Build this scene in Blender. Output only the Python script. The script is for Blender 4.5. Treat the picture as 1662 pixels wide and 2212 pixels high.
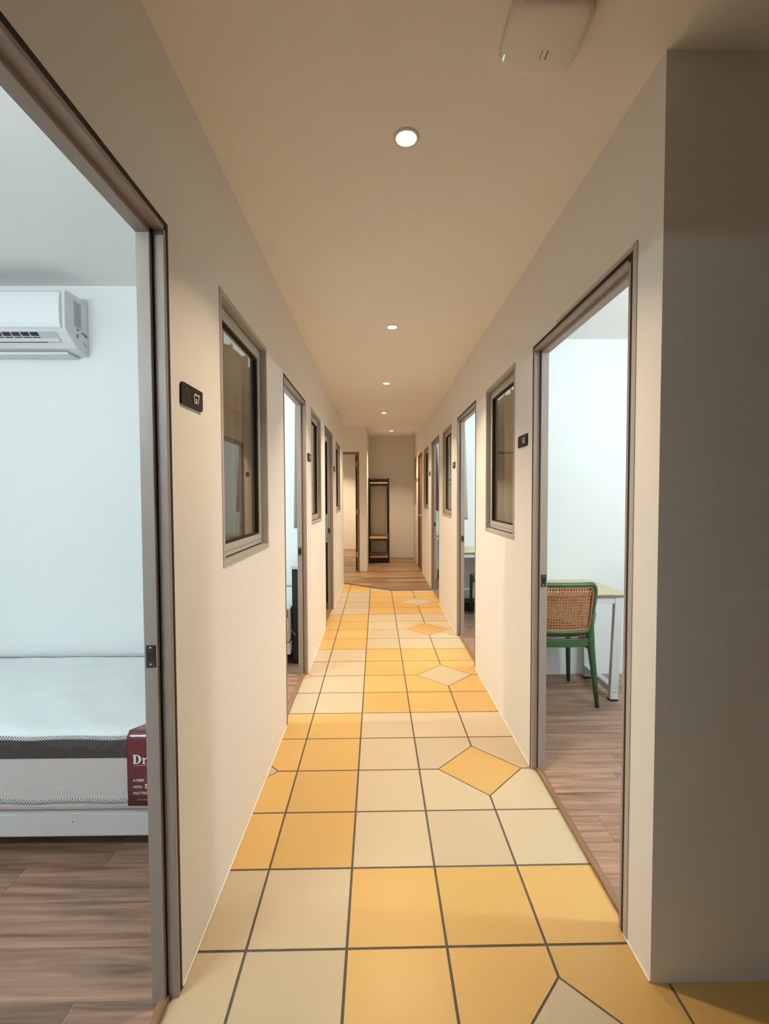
import bpy, bmesh, math, random
from mathutils import Vector, Matrix
random.seed(7)
for o in list(bpy.data.objects): bpy.data.objects.remove(o)
scene = bpy.context.scene
COL = scene.collection

# ------------------------------------------------------------------ camera
F_PX, PITCH, YAW, ROLL = 1000.0, 0.03545, 0.01177, -0.00336
CAM = Vector((0.7012, -1.3329, 1.3516))
cd = bpy.data.cameras.new('camera'); co = bpy.data.objects.new('camera', cd); COL.objects.link(co)
cd.sensor_fit = 'HORIZONTAL'; cd.sensor_width = 36.0; cd.lens = 36.0*F_PX/1662.0
cd.clip_start = 0.02; cd.clip_end = 60
r0 = Vector((math.cos(YAW), -math.sin(YAW), 0)); g0 = Vector((math.sin(YAW), math.cos(YAW), 0))
fw = g0*math.cos(PITCH) + Vector((0, 0, -math.sin(PITCH))); u0 = r0.cross(fw)
rr = r0*math.cos(ROLL) + u0*math.sin(ROLL); uu = -r0*math.sin(ROLL) + u0*math.cos(ROLL)
M = Matrix((rr, uu, -fw)).transposed().to_4x4(); M.translation = CAM
co.matrix_world = M
scene.camera = co

# ------------------------------------------------------------------ world, exposure
w = bpy.data.worlds.new('world'); scene.world = w; w.use_nodes = True
w.node_tree.nodes['Background'].inputs[0].default_value = (0.9, 0.95, 1.0, 1)
w.node_tree.nodes['Background'].inputs[1].default_value = 0.05
scene.view_settings.view_transform = 'Standard'; scene.view_settings.look = 'None'
scene.view_settings.gamma = 1.0; scene.view_settings.exposure = 0.46
scene.view_settings.use_curve_mapping = False
WARM = (1.0, 0.755, 0.50); COOL = (0.77, 0.935, 1.0)
DOWN_W = 11.8; ROOM_W = 56.0

# ------------------------------------------------------------------ materials
def new_mat(name):
    m = bpy.data.materials.new(name); m.use_nodes = True
    return m, m.node_tree.nodes, m.node_tree.links, m.node_tree.nodes['Principled BSDF']
def mat(name, col, rough=0.5, metal=0.0, bump=0.0, bscale=200.0, emit=None, estr=0.0, coat=0.0, spec=0.5, vary=0.0, vscale=3.0):
    m, N, L, B = new_mat(name)
    B.inputs['Base Color'].default_value = (*col, 1); B.inputs['Roughness'].default_value = rough
    B.inputs['Metallic'].default_value = metal; B.inputs['Coat Weight'].default_value = coat
    B.inputs['Specular IOR Level'].default_value = spec
    tc = N.new('ShaderNodeTexCoord')
    if vary:
        n = N.new('ShaderNodeTexNoise'); n.inputs['Scale'].default_value = vscale; n.inputs['Detail'].default_value = 4
        L.new(tc.outputs['Object'], n.inputs['Vector'])
        r = N.new('ShaderNodeMixRGB'); r.blend_type = 'MIX'
        r.inputs[1].default_value = (*[c*(1-vary) for c in col], 1); r.inputs[2].default_value = (*[min(1, c*(1+vary)) for c in col], 1)
        L.new(n.outputs['Fac'], r.inputs[0]); L.new(r.outputs[0], B.inputs['Base Color'])
    if bump:
        n2 = N.new('ShaderNodeTexNoise'); n2.inputs['Scale'].default_value = bscale; n2.inputs['Detail'].default_value = 3
        L.new(tc.outputs['Object'], n2.inputs['Vector'])
        b = N.new('ShaderNodeBump'); b.inputs['Strength'].default_value = bump; b.inputs['Distance'].default_value = 0.002
        L.new(n2.outputs['Fac'], b.inputs['Height']); L.new(b.outputs[0], B.inputs['Normal'])
    if emit:
        B.inputs['Emission Color'].default_value = (*emit, 1); B.inputs['Emission Strength'].default_value = estr
    return m
def tile_mat(name, col):
    m, N, L, B = new_mat(name)
    oi = N.new('ShaderNodeObjectInfo'); tc = N.new('ShaderNodeTexCoord')
    n = N.new('ShaderNodeTexNoise'); n.inputs['Scale'].default_value = 260; n.inputs['Detail'].default_value = 2
    L.new(tc.outputs['Object'], n.inputs['Vector'])
    n3 = N.new('ShaderNodeTexNoise'); n3.inputs['Scale'].default_value = 4; n3.inputs['Detail'].default_value = 3
    L.new(tc.outputs['Object'], n3.inputs['Vector'])
    hs = N.new('ShaderNodeHueSaturation'); hs.inputs['Color'].default_value = (*col, 1)
    mr = N.new('ShaderNodeMapRange'); mr.inputs['To Min'].default_value = 0.93; mr.inputs['To Max'].default_value = 1.05
    L.new(oi.outputs['Random'], mr.inputs['Value'])
    mr2 = N.new('ShaderNodeMapRange'); mr2.inputs['To Min'].default_value = 0.90; mr2.inputs['To Max'].default_value = 1.10
    L.new(n.outputs['Fac'], mr2.inputs['Value'])
    mu = N.new('ShaderNodeMath'); mu.operation = 'MULTIPLY'; L.new(mr.outputs[0], mu.inputs[0]); L.new(mr2.outputs[0], mu.inputs[1])
    L.new(mu.outputs[0], hs.inputs['Value']); L.new(hs.outputs[0], B.inputs['Base Color'])
    mr3 = N.new('ShaderNodeMapRange'); mr3.inputs['To Min'].default_value = 0.30; mr3.inputs['To Max'].default_value = 0.44
    L.new(n3.outputs['Fac'], mr3.inputs['Value']); L.new(mr3.outputs[0], B.inputs['Roughness'])
    b = N.new('ShaderNodeBump'); b.inputs['Strength'].default_value = 0.08; b.inputs['Distance'].default_value = 0.001
    L.new(n.outputs['Fac'], b.inputs['Height']); L.new(b.outputs[0], B.inputs['Normal'])
    return m
def wood_mat(name, dark, light, sx=2.0, sy=36.0, rough=0.42, vary=0.16, axis=0):
    """streaky wood: grain along local axis 0 (x), 1 (y) or 2 (z); every plank its own offset and tone"""
    m, N, L, B = new_mat(name)
    tc = N.new('ShaderNodeTexCoord'); oi = N.new('ShaderNodeObjectInfo')
    mp = N.new('ShaderNodeMapping'); sc = [sy, sy, sy]; sc[axis] = sx
    mp.inputs['Scale'].default_value = sc
    L.new(tc.outputs['Object'], mp.inputs['Vector'])
    cb = N.new('ShaderNodeCombineXYZ'); mm = N.new('ShaderNodeMath'); mm.operation = 'MULTIPLY'; mm.inputs[1].default_value = 57.0
    L.new(oi.outputs['Random'], mm.inputs[0]); L.new(mm.outputs[0], cb.inputs[0]); L.new(mm.outputs[0], cb.inputs[2])
    ad = N.new('ShaderNodeVectorMath'); ad.operation = 'ADD'; L.new(mp.outputs[0], ad.inputs[0]); L.new(cb.outputs[0], ad.inputs[1])
    n = N.new('ShaderNodeTexNoise'); n.inputs['Scale'].default_value = 1.0; n.inputs['Detail'].default_value = 6; n.inputs['Roughness'].default_value = 0.6; n.inputs['Distortion'].default_value = 0.5
    L.new(ad.outputs[0], n.inputs['Vector'])
    cr = N.new('ShaderNodeValToRGB'); cr.color_ramp.elements[0].position = 0.32; cr.color_ramp.elements[1].position = 0.68
    cr.color_ramp.elements[0].color = (*dark, 1); cr.color_ramp.elements[1].color = (*light, 1)
    L.new(n.outputs['Fac'], cr.inputs[0])
    hs = N.new('ShaderNodeHueSaturation'); L.new(cr.outputs[0], hs.inputs['Color'])
    mr = N.new('ShaderNodeMapRange'); mr.inputs['To Min'].default_value = 1-vary; mr.inputs['To Max'].default_value = 1+vary
    L.new(oi.outputs['Random'], mr.inputs['Value']); L.new(mr.outputs[0], hs.inputs['Value'])
    L.new(hs.outputs[0], B.inputs['Base Color']); B.inputs['Roughness'].default_value = rough
    b = N.new('ShaderNodeBump'); b.inputs['Strength'].default_value = 0.12; b.inputs['Distance'].default_value = 0.001
    L.new(n.outputs['Fac'], b.inputs['Height']); L.new(b.outputs[0], B.inputs['Normal'])
    return m
def glass_mat():
    m, N, L, B = new_mat('window glass')
    N.remove(B); out = N['Material Output']
    tr = N.new('ShaderNodeBsdfTransparent'); tr.inputs[0].default_value = (0.86, 0.86, 0.84, 1)
    gl = N.new('ShaderNodeBsdfGlossy'); gl.inputs['Roughness'].default_value = 0.0
    fr = N.new('ShaderNodeFresnel'); ge = N.new('ShaderNodeNewGeometry'); mr = N.new('ShaderNodeMapRange')
    mr.inputs['To Min'].default_value = 1.55; mr.inputs['To Max'].default_value = 1/1.55
    L.new(ge.outputs['Backfacing'], mr.inputs['Value']); L.new(mr.outputs[0], fr.inputs['IOR'])
    mx = N.new('ShaderNodeMixShader'); L.new(fr.outputs[0], mx.inputs[0]); L.new(tr.outputs[0], mx.inputs[1]); L.new(gl.outputs[0], mx.inputs[2])
    L.new(mx.outputs[0], out.inputs[0]); return m
def plastic_mat():
    m, N, L, B = new_mat('clear plastic wrap')
    N.remove(B); out = N['Material Output']
    tr = N.new('ShaderNodeBsdfTransparent'); tr.inputs[0].default_value = (0.96, 0.955, 0.965, 1)
    gl = N.new('ShaderNodeBsdfGlossy'); gl.inputs['Roughness'].default_value = 0.16
    tc = N.new('ShaderNodeTexCoord'); n = N.new('ShaderNodeTexNoise'); n.inputs['Scale'].default_value = 6; n.inputs['Distortion'].default_value = 1.0
    L.new(tc.outputs['Object'], n.inputs['Vector'])
    b = N.new('ShaderNodeBump'); b.inputs['Strength'].default_value = 0.6; b.inputs['Distance'].default_value = 0.03
    L.new(n.outputs['Fac'], b.inputs['Height']); L.new(b.outputs[0], gl.inputs['Normal'])
    mx = N.new('ShaderNodeMixShader'); mx.inputs[0].default_value = 0.10
    L.new(tr.outputs[0], mx.inputs[1]); L.new(gl.outputs[0], mx.inputs[2]); L.new(mx.outputs[0], out.inputs[0]); return m
def stitch_mat():
    m, N, L, B = new_mat('stitched mattress piping')
    tc = N.new('ShaderNodeTexCoord'); wv = N.new('ShaderNodeTexWave'); wv.bands_direction = 'DIAGONAL'; wv.inputs['Scale'].default_value = 62
    L.new(tc.outputs['Object'], wv.inputs['Vector'])
    cr = N.new('ShaderNodeValToRGB'); cr.color_ramp.elements[0].position = 0.42; cr.color_ramp.elements[1].position = 0.55
    cr.color_ramp.elements[0].color = (0.05, 0.055, 0.08, 1); cr.color_ramp.elements[1].color = (0.8, 0.8, 0.78, 1)
    L.new(wv.outputs['Fac'], cr.inputs[0]); L.new(cr.outputs[0], B.inputs['Base Color']); B.inputs['Roughness'].default_value = 0.6
    return m
def cloth_mat(name, col, trans=0.25):
    m, N, L, B = new_mat(name); out = N['Material Output']
    B.inputs['Base Color'].default_value = (*col, 1); B.inputs['Roughness'].default_value = 0.9; B.inputs['Specular IOR Level'].default_value = 0.1
    tl = N.new('ShaderNodeBsdfTranslucent'); tl.inputs[0].default_value = (*col, 1)
    mx = N.new('ShaderNodeMixShader'); mx.inputs[0].default_value = trans
    L.new(B.outputs[0], mx.inputs[1]); L.new(tl.outputs[0], mx.inputs[2]); L.new(mx.outputs[0], out.inputs[0]); return m
MT = {}
MT['wall'] = mat('white wall paint', (0.84, 0.82, 0.785), 0.62, bump=0.05, bscale=260)
MT['ceil'] = mat('matt ceiling paint', (0.92, 0.895, 0.86), 0.8, bump=0.03, bscale=200)
MT['room'] = mat('bedroom white paint', (0.86, 0.87, 0.86), 0.7)
MT['grout'] = mat('dark grout', (0.105, 0.09, 0.075), 0.9, bump=0.4, bscale=500, vary=0.4, vscale=60)
MT['beige'] = tile_mat('beige ceramic tile', (0.52, 0.425, 0.285))
MT['amber'] = tile_mat('amber ceramic tile', (0.575, 0.36, 0.115))
MT['plank'] = wood_mat('walnut laminate', (0.15, 0.083, 0.055), (0.44, 0.262, 0.178))
MT['oak'] = wood_mat('oak laminate', (0.13, 0.075, 0.036), (0.36, 0.225, 0.118), vary=0.38)
MT['thresh'] = wood_mat('threshold wood', (0.15, 0.08, 0.04), (0.28, 0.16, 0.085), axis=1)
MT['frame'] = mat('taupe painted metal frame', (0.34, 0.28, 0.24), 0.42, bump=0.03, bscale=300)
MT['alu'] = mat('greige aluminium window frame', (0.44, 0.41, 0.37), 0.42)
MT['black'] = mat('black rubber and gap shade', (0.008, 0.007, 0.007), 0.7)  # black rubber; also paints the shade in frame gaps
MT['plate'] = mat('black acrylic', (0.006, 0.006, 0.007), 0.3, spec=0.2)
MT['white_print'] = mat('white print', (0.75, 0.72, 0.66), 0.5)
MT['grey_print'] = mat('grey print', (0.20, 0.19, 0.19), 0.5)
MT['strike'] = mat('dark bronze strike plate', (0.075, 0.055, 0.05), 0.35, 0.7)
MT['steel'] = mat('bright steel', (0.62, 0.60, 0.58), 0.25, 1.0)
MT['glass'] = glass_mat()
MT['wrap'] = plastic_mat()
MT['curtain'] = cloth_mat('taupe curtain cloth', (0.52, 0.45, 0.37), 0.4)
MT['curtain_dark'] = cloth_mat('dark brown curtain cloth', (0.06, 0.045, 0.035), 0.1)
MT['rod'] = mat('white curtain rod', (0.7, 0.7, 0.68), 0.4)
MT['acwhite'] = mat('glossy white plastic', (0.84, 0.85, 0.86), 0.16, coat=0.3)
MT['acmatt'] = mat('matt white plastic', (0.78, 0.77, 0.77), 0.45)
MT['dark'] = mat('dark cavity', (0.02, 0.02, 0.025), 0.6)
MT['grey'] = mat('light grey plastic', (0.55, 0.55, 0.60), 0.4)
MT['sticker'] = mat('grey printed sticker', (0.45, 0.46, 0.49), 0.5, vary=0.35, vscale=160)
MT['mattress'] = mat('white quilted ticking', (0.83, 0.85, 0.85), 0.6, bump=0.9, bscale=16)
MT['mside'] = mat('beige quilted border', (0.70, 0.645, 0.625), 0.5, bump=0.6, bscale=14)
MT['band'] = mat('charcoal mattress band', (0.030, 0.032, 0.038), 0.4, bump=0.3, bscale=12)
MT['stitch'] = stitch_mat()
MT['maroon'] = mat('maroon printed card', (0.12, 0.018, 0.025), 0.18, coat=0.4)
MT['orange'] = mat('orange print', (0.45, 0.14, 0.06), 0.5)
MT['bedbase'] = mat('grey white bed base', (0.55, 0.535, 0.52), 0.5)
MT['headboard'] = mat('black leatherette', (0.007, 0.007, 0.008), 0.5)
MT['desktop'] = wood_mat('pale oak desk top', (0.56, 0.46, 0.27), (0.70, 0.60, 0.38), sx=1.2, sy=22, vary=0.02)
MT['deskedge'] = mat('brown desk edge', (0.23, 0.15, 0.085), 0.5)
MT['deskwhite'] = mat('white powder coated steel', (0.66, 0.68, 0.68), 0.38)
MT['green'] = mat('forest green plastic', (0.030, 0.088, 0.028), 0.42)
MT['cane'] = mat('tan cane plastic', (0.36, 0.155, 0.055), 0.45)
MT['rack'] = mat('black steel tube', (0.008, 0.007, 0.007), 0.4)
MT['rackwood'] = wood_mat('rack shelf wood', (0.35, 0.20, 0.10), (0.52, 0.33, 0.18))
MT['doorwood'] = wood_mat('brown veneer door', (0.21, 0.10, 0.045), (0.33, 0.17, 0.085), axis=2, vary=0.02)
MT['darkdoor'] = mat('dark red brown door', (0.035, 0.012, 0.01), 0.5)
MT['brownframe'] = mat('grey brown door frame', (0.23, 0.165, 0.12), 0.5)
MT['ring'] = mat('white downlight trim', (0.75, 0.73, 0.70), 0.4)
MT['warm_lens'] = mat('warm lamp lens', (1, 1, 1), 0.5, emit=(1.0, 0.86, 0.66), estr=14.0)
MT['ap'] = mat('off white plastic housing', (0.86, 0.83, 0.78), 0.5)
MT['led'] = mat('green status light', (0.2, 0.8, 0.5), 0.4, emit=(0.45, 1.0, 0.65), estr=0.8)
MT['lit_line'] = mat('white painted wall light', (0.85, 0.83, 0.80), 0.5)  # white that stands in for light along the wall foot

# ------------------------------------------------------------------ helpers
def BM(): return bmesh.new()
def bx(bm, x0, x1, y0, y1, z0, z1):
    vs = [bm.verts.new((x, y, z)) for z in (z0, z1) for x, y in ((x0, y0), (x1, y0), (x1, y1), (x0, y1))]
    for f in ((3, 2, 1, 0), (4, 5, 6, 7), (0, 1, 5, 4), (1, 2, 6, 5), (2, 3, 7, 6), (3, 0, 4, 7)): bm.faces.new([vs[i] for i in f])
    return vs
def prism(bm, pts, h, mapf):
    """pts: 2d polygon; mapf(u,v,t) -> 3d; extruded t=0..h"""
    a = [bm.verts.new(mapf(u, v, 0)) for u, v in pts]; b = [bm.verts.new(mapf(u, v, h)) for u, v in pts]
    bm.faces.new(a); bm.faces.new(b[::-1]); n = len(pts)
    for i in range(n): bm.faces.new((a[i], b[i], b[(i+1) % n], a[(i+1) % n]))
def tube(bm, pts, rad, seg=10, cap=True):
    pts = [Vector(p) for p in pts]; n = len(pts)
    rad = rad if isinstance(rad, (list, tuple)) else [rad]*n
    rings = []; prev = None
    for i, p in enumerate(pts):
        t = (pts[min(i+1, n-1)] - pts[max(i-1, 0)]).normalized()
        if prev is None:
            up = Vector((0, 0, 1)) if abs(t.z) < 0.9 else Vector((0, 1, 0))
            a = t.cross(up).normalized()
        else:
            a = (prev - t*prev.dot(t)).normalized()
        prev = a; b = t.cross(a)
        rx, ry = rad[i] if isinstance(rad[i], (tuple, list)) else (rad[i], rad[i])
        rings.append([bm.verts.new(p + a*rx*math.cos(2*math.pi*k/seg) + b*ry*math.sin(2*math.pi*k/seg)) for k in range(seg)])
    for i in range(n-1):
        for k in range(seg):
            bm.faces.new((rings[i][k], rings[i][(k+1) % seg], rings[i+1][(k+1) % seg], rings[i+1][k]))
    if cap: bm.faces.new(rings[0][::-1]); bm.faces.new(rings[-1])
def loft_closed(bm, pts, rad, seg=8):
    pts = [Vector(p) for p in pts]; n = len(pts); rings = []
    for i, p in enumerate(pts):
        t = (pts[(i+1) % n] - pts[i-1]).normalized()
        a = t.cross(Vector((0, 1, 0))).normalized(); b = t.cross(a)
        rx, ry = rad if isinstance(rad, tuple) else (rad, rad)
        rings.append([bm.verts.new(p + a*rx*math.cos(2*math.pi*k/seg) + b*ry*math.sin(2*math.pi*k/seg)) for k in range(seg)])
    for i in range(n):
        for k in range(seg):
            bm.faces.new((rings[i][k], rings[i][(k+1) % seg], rings[(i+1) % n][(k+1) % seg], rings[(i+1) % n][k]))
def lathe(bm, prof, c, seg=32):
    rings = [[bm.verts.new((c[0]+r*math.cos(2*math.pi*k/seg), c[1]+r*math.sin(2*math.pi*k/seg), c[2]+z)) for k in range(seg)] for r, z in prof]
    for i in range(len(prof)-1):
        for k in range(seg): bm.faces.new((rings[i][k], rings[i][(k+1) % seg], rings[i+1][(k+1) % seg], rings[i+1][k]))
    return rings
def obj(name, bm, m, parent=None, smooth=False, bevel=0.0, origin=None, segs=2):
    bmesh.ops.recalc_face_normals(bm, faces=bm.faces)
    if origin is not None: bmesh.ops.translate(bm, verts=bm.verts, vec=-Vector(origin))
    me = bpy.data.meshes.new(name); bm.to_mesh(me); bm.free()
    me.materials.append(MT[m] if isinstance(m, str) else m)
    o = bpy.data.objects.new(name, me); COL.objects.link(o)
    if smooth:
        for p in me.polygons: p.use_smooth = True
    if origin is not None: o.location = origin
    if parent is not None:
        o.parent = parent
        if origin is not None and parent.location.length > 0: o.location = Vector(origin) - parent.location
    if bevel:
        b = o.modifiers.new('bevel', 'BEVEL'); b.width = bevel; b.segments = segs; b.limit_method = 'ANGLE'
    return o
def boxo(name, m, parent, *b, bevel=0.0):
    bm = BM(); bx(bm, *b); return obj(name, bm, m, parent, bevel=bevel)
def tag(o, label, cat, group=None, kind=None):
    o['label'] = label; o['category'] = cat
    if group: o['group'] = group
    if kind: o['kind'] = kind
    return o
def thing(name, label, cat, loc=(0, 0, 0), group=None, kind=None):
    o = bpy.data.objects.new(name, None); COL.objects.link(o); o.location = loc; o.empty_display_size = 0.1
    return tag(o, label, cat, group, kind)
def dup(root, loc, label, group=None):
    r = root.copy(); COL.objects.link(r); r.location = loc; r['label'] = label
    if group: r['group'] = group
    for ch in root.children:
        c = ch.copy(); COL.objects.link(c); c.parent = r
        for g in ch.children:
            d = g.copy(); COL.objects.link(d); d.parent = c
    return r
def text_mesh(s, size, mapf, name, m, parent, bold=0.0):
    cu = bpy.data.curves.new('t', 'FONT'); cu.body = s; cu.size = size; cu.extrude = 0.0006; cu.offset = bold; cu.resolution_u = 3
    to = bpy.data.objects.new('t', cu); COL.objects.link(to)
    dg = bpy.context.evaluated_depsgraph_get(); me = bpy.data.meshes.new_from_object(to.evaluated_get(dg))
    bpy.data.objects.remove(to)
    for v in me.vertices: v.co = mapf(v.co.x, v.co.y, v.co.z)
    me.materials.clear(); me.materials.append(MT[m]); o = bpy.data.objects.new(name, me); COL.objects.link(o); o.parent = parent
    return o
def clip(poly, a, b, c):
    """keep a*x+b*y<=c"""
    out = []
    for i in range(len(poly)):
        p, q = poly[i], poly[(i+1) % len(poly)]
        dp, dq = a*p[0]+b*p[1]-c, a*q[0]+b*q[1]-c
        if dp <= 0: out.append(p)
        if dp*dq < 0:
            t = dp/(dp-dq); out.append((p[0]+t*(q[0]-p[0]), p[1]+t*(q[1]-p[1])))
    return out
def area(p): return 0.5*abs(sum(p[i][0]*p[(i+1) % len(p)][1]-p[(i+1) % len(p)][0]*p[i][1] for i in range(len(p))))
def flat_piece(name, poly, z0, z1, m, parent):
    cx = sum(p[0] for p in poly)/len(poly); cy = sum(p[1] for p in poly)/len(poly)
    bm = BM(); prism(bm, [(x-cx, y-cy) for x, y in poly], z1-z0, lambda u, v, t: (u, v, t))
    o = obj(name, bm, m, parent); o.location = (cx, cy, z0); return o
def grid_wall(name, axis, c0, c1, a0, a1, z1, holes, m, label):
    """wall slab across `axis` ('x' or 'y') between c0..c1, running a0..a1, with (lo,hi,z0,z1) holes"""
    A = sorted({a0, a1, *[h[0] for h in holes], *[h[1] for h in holes]}); Z = sorted({0.0, z1, *[h[2] for h in holes], *[h[3] for h in holes]})
    solid = lambda i, k: 0 <= i < len(A)-1 and 0 <= k < len(Z)-1 and not any(h[0] <= (A[i]+A[i+1])/2 <= h[1] and h[2] <= (Z[k]+Z[k+1])/2 <= h[3] for h in holes)
    bm = BM(); P = (lambda c, a, z: (c, a, z)) if axis == 'x' else (lambda c, a, z: (a, c, z))
    q = lambda *v: bm.faces.new([bm.verts.new(p) for p in v])
    for i in range(len(A)-1):
        for k in range(len(Z)-1):
            if not solid(i, k): continue
            l, h, lo, hi = A[i], A[i+1], Z[k], Z[k+1]
            for c in (c0, c1): q(P(c, l, lo), P(c, h, lo), P(c, h, hi), P(c, l, hi))
            if not solid(i-1, k): q(P(c0, l, lo), P(c1, l, lo), P(c1, l, hi), P(c0, l, hi))
            if not solid(i+1, k): q(P(c0, h, lo), P(c1, h, lo), P(c1, h, hi), P(c0, h, hi))
            if not solid(i, k-1): q(P(c0, l, lo), P(c1, l, lo), P(c1, h, lo), P(c0, h, lo))
            if not solid(i, k+1): q(P(c0, l, hi), P(c1, l, hi), P(c1, h, hi), P(c0, h, hi))
    bmesh.ops.remove_doubles(bm, verts=bm.verts, dist=1e-5)
    o = obj(name, bm, m); return tag(o, label, 'wall', kind='structure')

# ------------------------------------------------------------------ layout numbers
XL, XR, TH = 0.155, 1.448, 0.06           # corridor wall faces, wall thickness
XLI, XRI = XL-TH, XR+TH                   # bedroom-side faces
YC, YE = -0.106, 8.69                     # near corner of the right block, end wall
CZ = 2.498
def ceil_z(y): return CZ if y < 5.0 else CZ + (min(y, YE)-5.0)*0.031
LD = [(-0.93, -0.1, 2.055), (1.347, 2.155, 2.058), (3.36, 4.17, 2.068)]
LW = [(0.285, 0.95, 1.10, 2.07), (2.415, 3.04, 1.115, 2.065), (4.56, 5.19, 1.13, 2.06)]
RD = [(0.035, 0.92, 2.065), (2.233, 3.09, 2.083), (4.415, 5.28, 2.10), (6.70, 7.51, 2.12)]
RW = [(1.21, 1.897, 1.105, 2.075), (3.42, 4.09, 1.118, 2.093), (5.65, 6.33, 1.135, 2.105), (7.94, 8.43, 1.155, 2.13)]
LPY = [1.25, 3.20, 5.30]                  # far partitions of the left bedrooms (near faces)
RPY = [2.10, 4.29, 6.45]
# ------------------------------------------------------------------ walls
WH = 2.52
grid_wall('wall_left', 'x', XLI, XL, -2.9, 5.75, WH+0.02, [(a, b, -1, z) for a, b, z in LD]+[(a, b, z0, z1) for a, b, z0, z1 in LW], 'wall', 'long cream corridor wall on the left with open doorways and windows')
grid_wall('wall_right', 'x', XR, XRI, YC, YE, 2.66, [(a, b, -1, z) for a, b, z in RD]+[(a, b, z0, z1) for a, b, z0, z1 in RW], 'wall', 'long cream corridor wall on the right with doorways and windows')
grid_wall('wall_front', 'y', YC, YC+TH, XRI, 3.5, WH, [], 'wall', 'shadowed plain wall face at the right edge nearest the viewer')
grid_wall('wall_back', 'y', -2.99, -2.9, XLI, 3.5, WH, [], 'wall', 'plain wall behind the viewer')
grid_wall('wall_entry', 'x', 3.5, 3.59, -2.99, 6.9, WH+0.04, [], 'wall', 'outer wall on the right side of the building')
grid_wall('wall_end', 'y', YE, YE+TH, 0.385, XRI, 2.66, [], 'wall', 'cream end wall of the corridor behind the black rack')
grid_wall('wall_alcove', 'x', 0.385, 0.485, 6.85, YE, 2.66, [], 'wall', 'narrow side wall of the alcove left of the black rack')
grid_wall('wall_cross', 'y', 6.85, 6.95, -1.7, 0.385, 2.62, [(-0.50, 0.352, -1, 2.118)], 'wall', 'wall facing the viewer with a dark framed open doorway')
grid_wall('wall_passage', 'y', 5.66, 5.75, -1.7, XLI, 2.56, [], 'wall', 'side passage wall at the far end of the left bedrooms')
grid_wall('wall_far_room', 'y', 10.27, 10.36, -1.8, 0.485, 2.66, [], 'wall', 'far room wall seen through the dark framed doorway')
grid_wall('wall_far_side', 'x', -1.8, -1.7, 5.66, 10.36, 2.66, [], 'wall', 'left wall of the far room and side passage')
grid_wall('wall_far_right', 'x', 0.385, 0.485, YE+TH, 10.27, 2.66, [], 'wall', 'right wall of the far room')
grid_wall('wall_outer_left', 'x', -2.45, -2.35, -1.5, 5.66, WH+0.02, [], 'room', 'outer wall of the left bedrooms')
grid_wall('wall_outer_left_near', 'y', -1.58, -1.50, -2.45, XLI, WH, [], 'room', 'near wall of the first left bedroom')
for i, y in enumerate(LPY):
    grid_wall('wall_partition_left', 'y', y, y+0.08, -2.35, XLI, WH+0.01, [], 'room', ['white bedroom wall behind the mattress and air conditioner', 'white bedroom wall seen through the second left doorway', 'white bedroom wall seen through the third left doorway'][i])
for i, y in enumerate(RPY):
    grid_wall('wall_partition_right', 'y', y, y+0.08, XRI, 3.5, WH+0.04, [], 'room', ['white bedroom wall behind the desk with the green chair', 'white bedroom wall behind the desk of the second right doorway', 'white bedroom wall seen through the third right doorway'][i])
# bedroom-side lining of the corridor walls' white rooms is the same slab; ceiling
bm = BM(); ys = [-3.0, 5.0, 6.5, YE, 10.4]
lo = [[bm.verts.new((x, y, ceil_z(y))) for x in (-2.5, 3.6)] for y in ys]; hi = [[bm.verts.new((x, y, 2.75)) for x in (-2.5, 3.6)] for y in ys]
for i in range(len(ys)-1):
    bm.faces.new((lo[i][0], lo[i][1], lo[i+1][1], lo[i+1][0])); bm.faces.new((hi[i][0], hi[i+1][0], hi[i+1][1], hi[i][1]))
    bm.faces.new((lo[i][0], lo[i+1][0], hi[i+1][0], hi[i][0])); bm.faces.new((lo[i][1], hi[i][1], hi[i+1][1], lo[i+1][1]))
bm.faces.new((lo[0][0], hi[0][0], hi[0][1], lo[0][1])); bm.faces.new((lo[-1][0], lo[-1][1], hi[-1][1], hi[-1][0]))
tag(obj('ceiling', bm, 'ceil'), 'smooth plain ceiling with round recessed downlights', 'ceiling', kind='structure')

# ------------------------------------------------------------------ tiled corridor floor
floor = boxo('floor', 'grout', None, 0.07, 3.5, -2.9, 5.9, -0.05, -0.0025)
tag(floor, 'corridor floor of beige and amber ceramic tiles with dark grout', 'floor', kind='structure')
T, G, ROT, HD = 0.3, 0.0085, 0.0055, 0.683*0.3
def tw(p): return (p[0]*math.cos(ROT)-p[1]*math.sin(ROT), p[0]*math.sin(ROT)+p[1]*math.cos(ROT))
def beige(ci, ri): return (math.floor((ci-2)/4)+math.floor((ri-1)/4)) % 2 == 0
def put_tile(poly, is_beige):
    poly = [tw(p) for p in poly]
    cy = sum(p[1] for p in poly)/len(poly)
    poly = clip(poly, -1, 0, -0.118)
    if poly: poly = clip(poly, 1, 0, 1.486 if cy > -0.25 and min(p[1] for p in poly) > -0.25 and cy > -0.1 else 3.45)
    if poly: poly = clip(poly, 0, -1, 2.85)
    if len(poly) < 3 or area(poly) < 4e-4: return
    dz = random.uniform(-0.0005, 0.0)
    flat_piece('tile', poly, -0.012, dz, 'beige' if is_beige else 'amber', floor)
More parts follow.
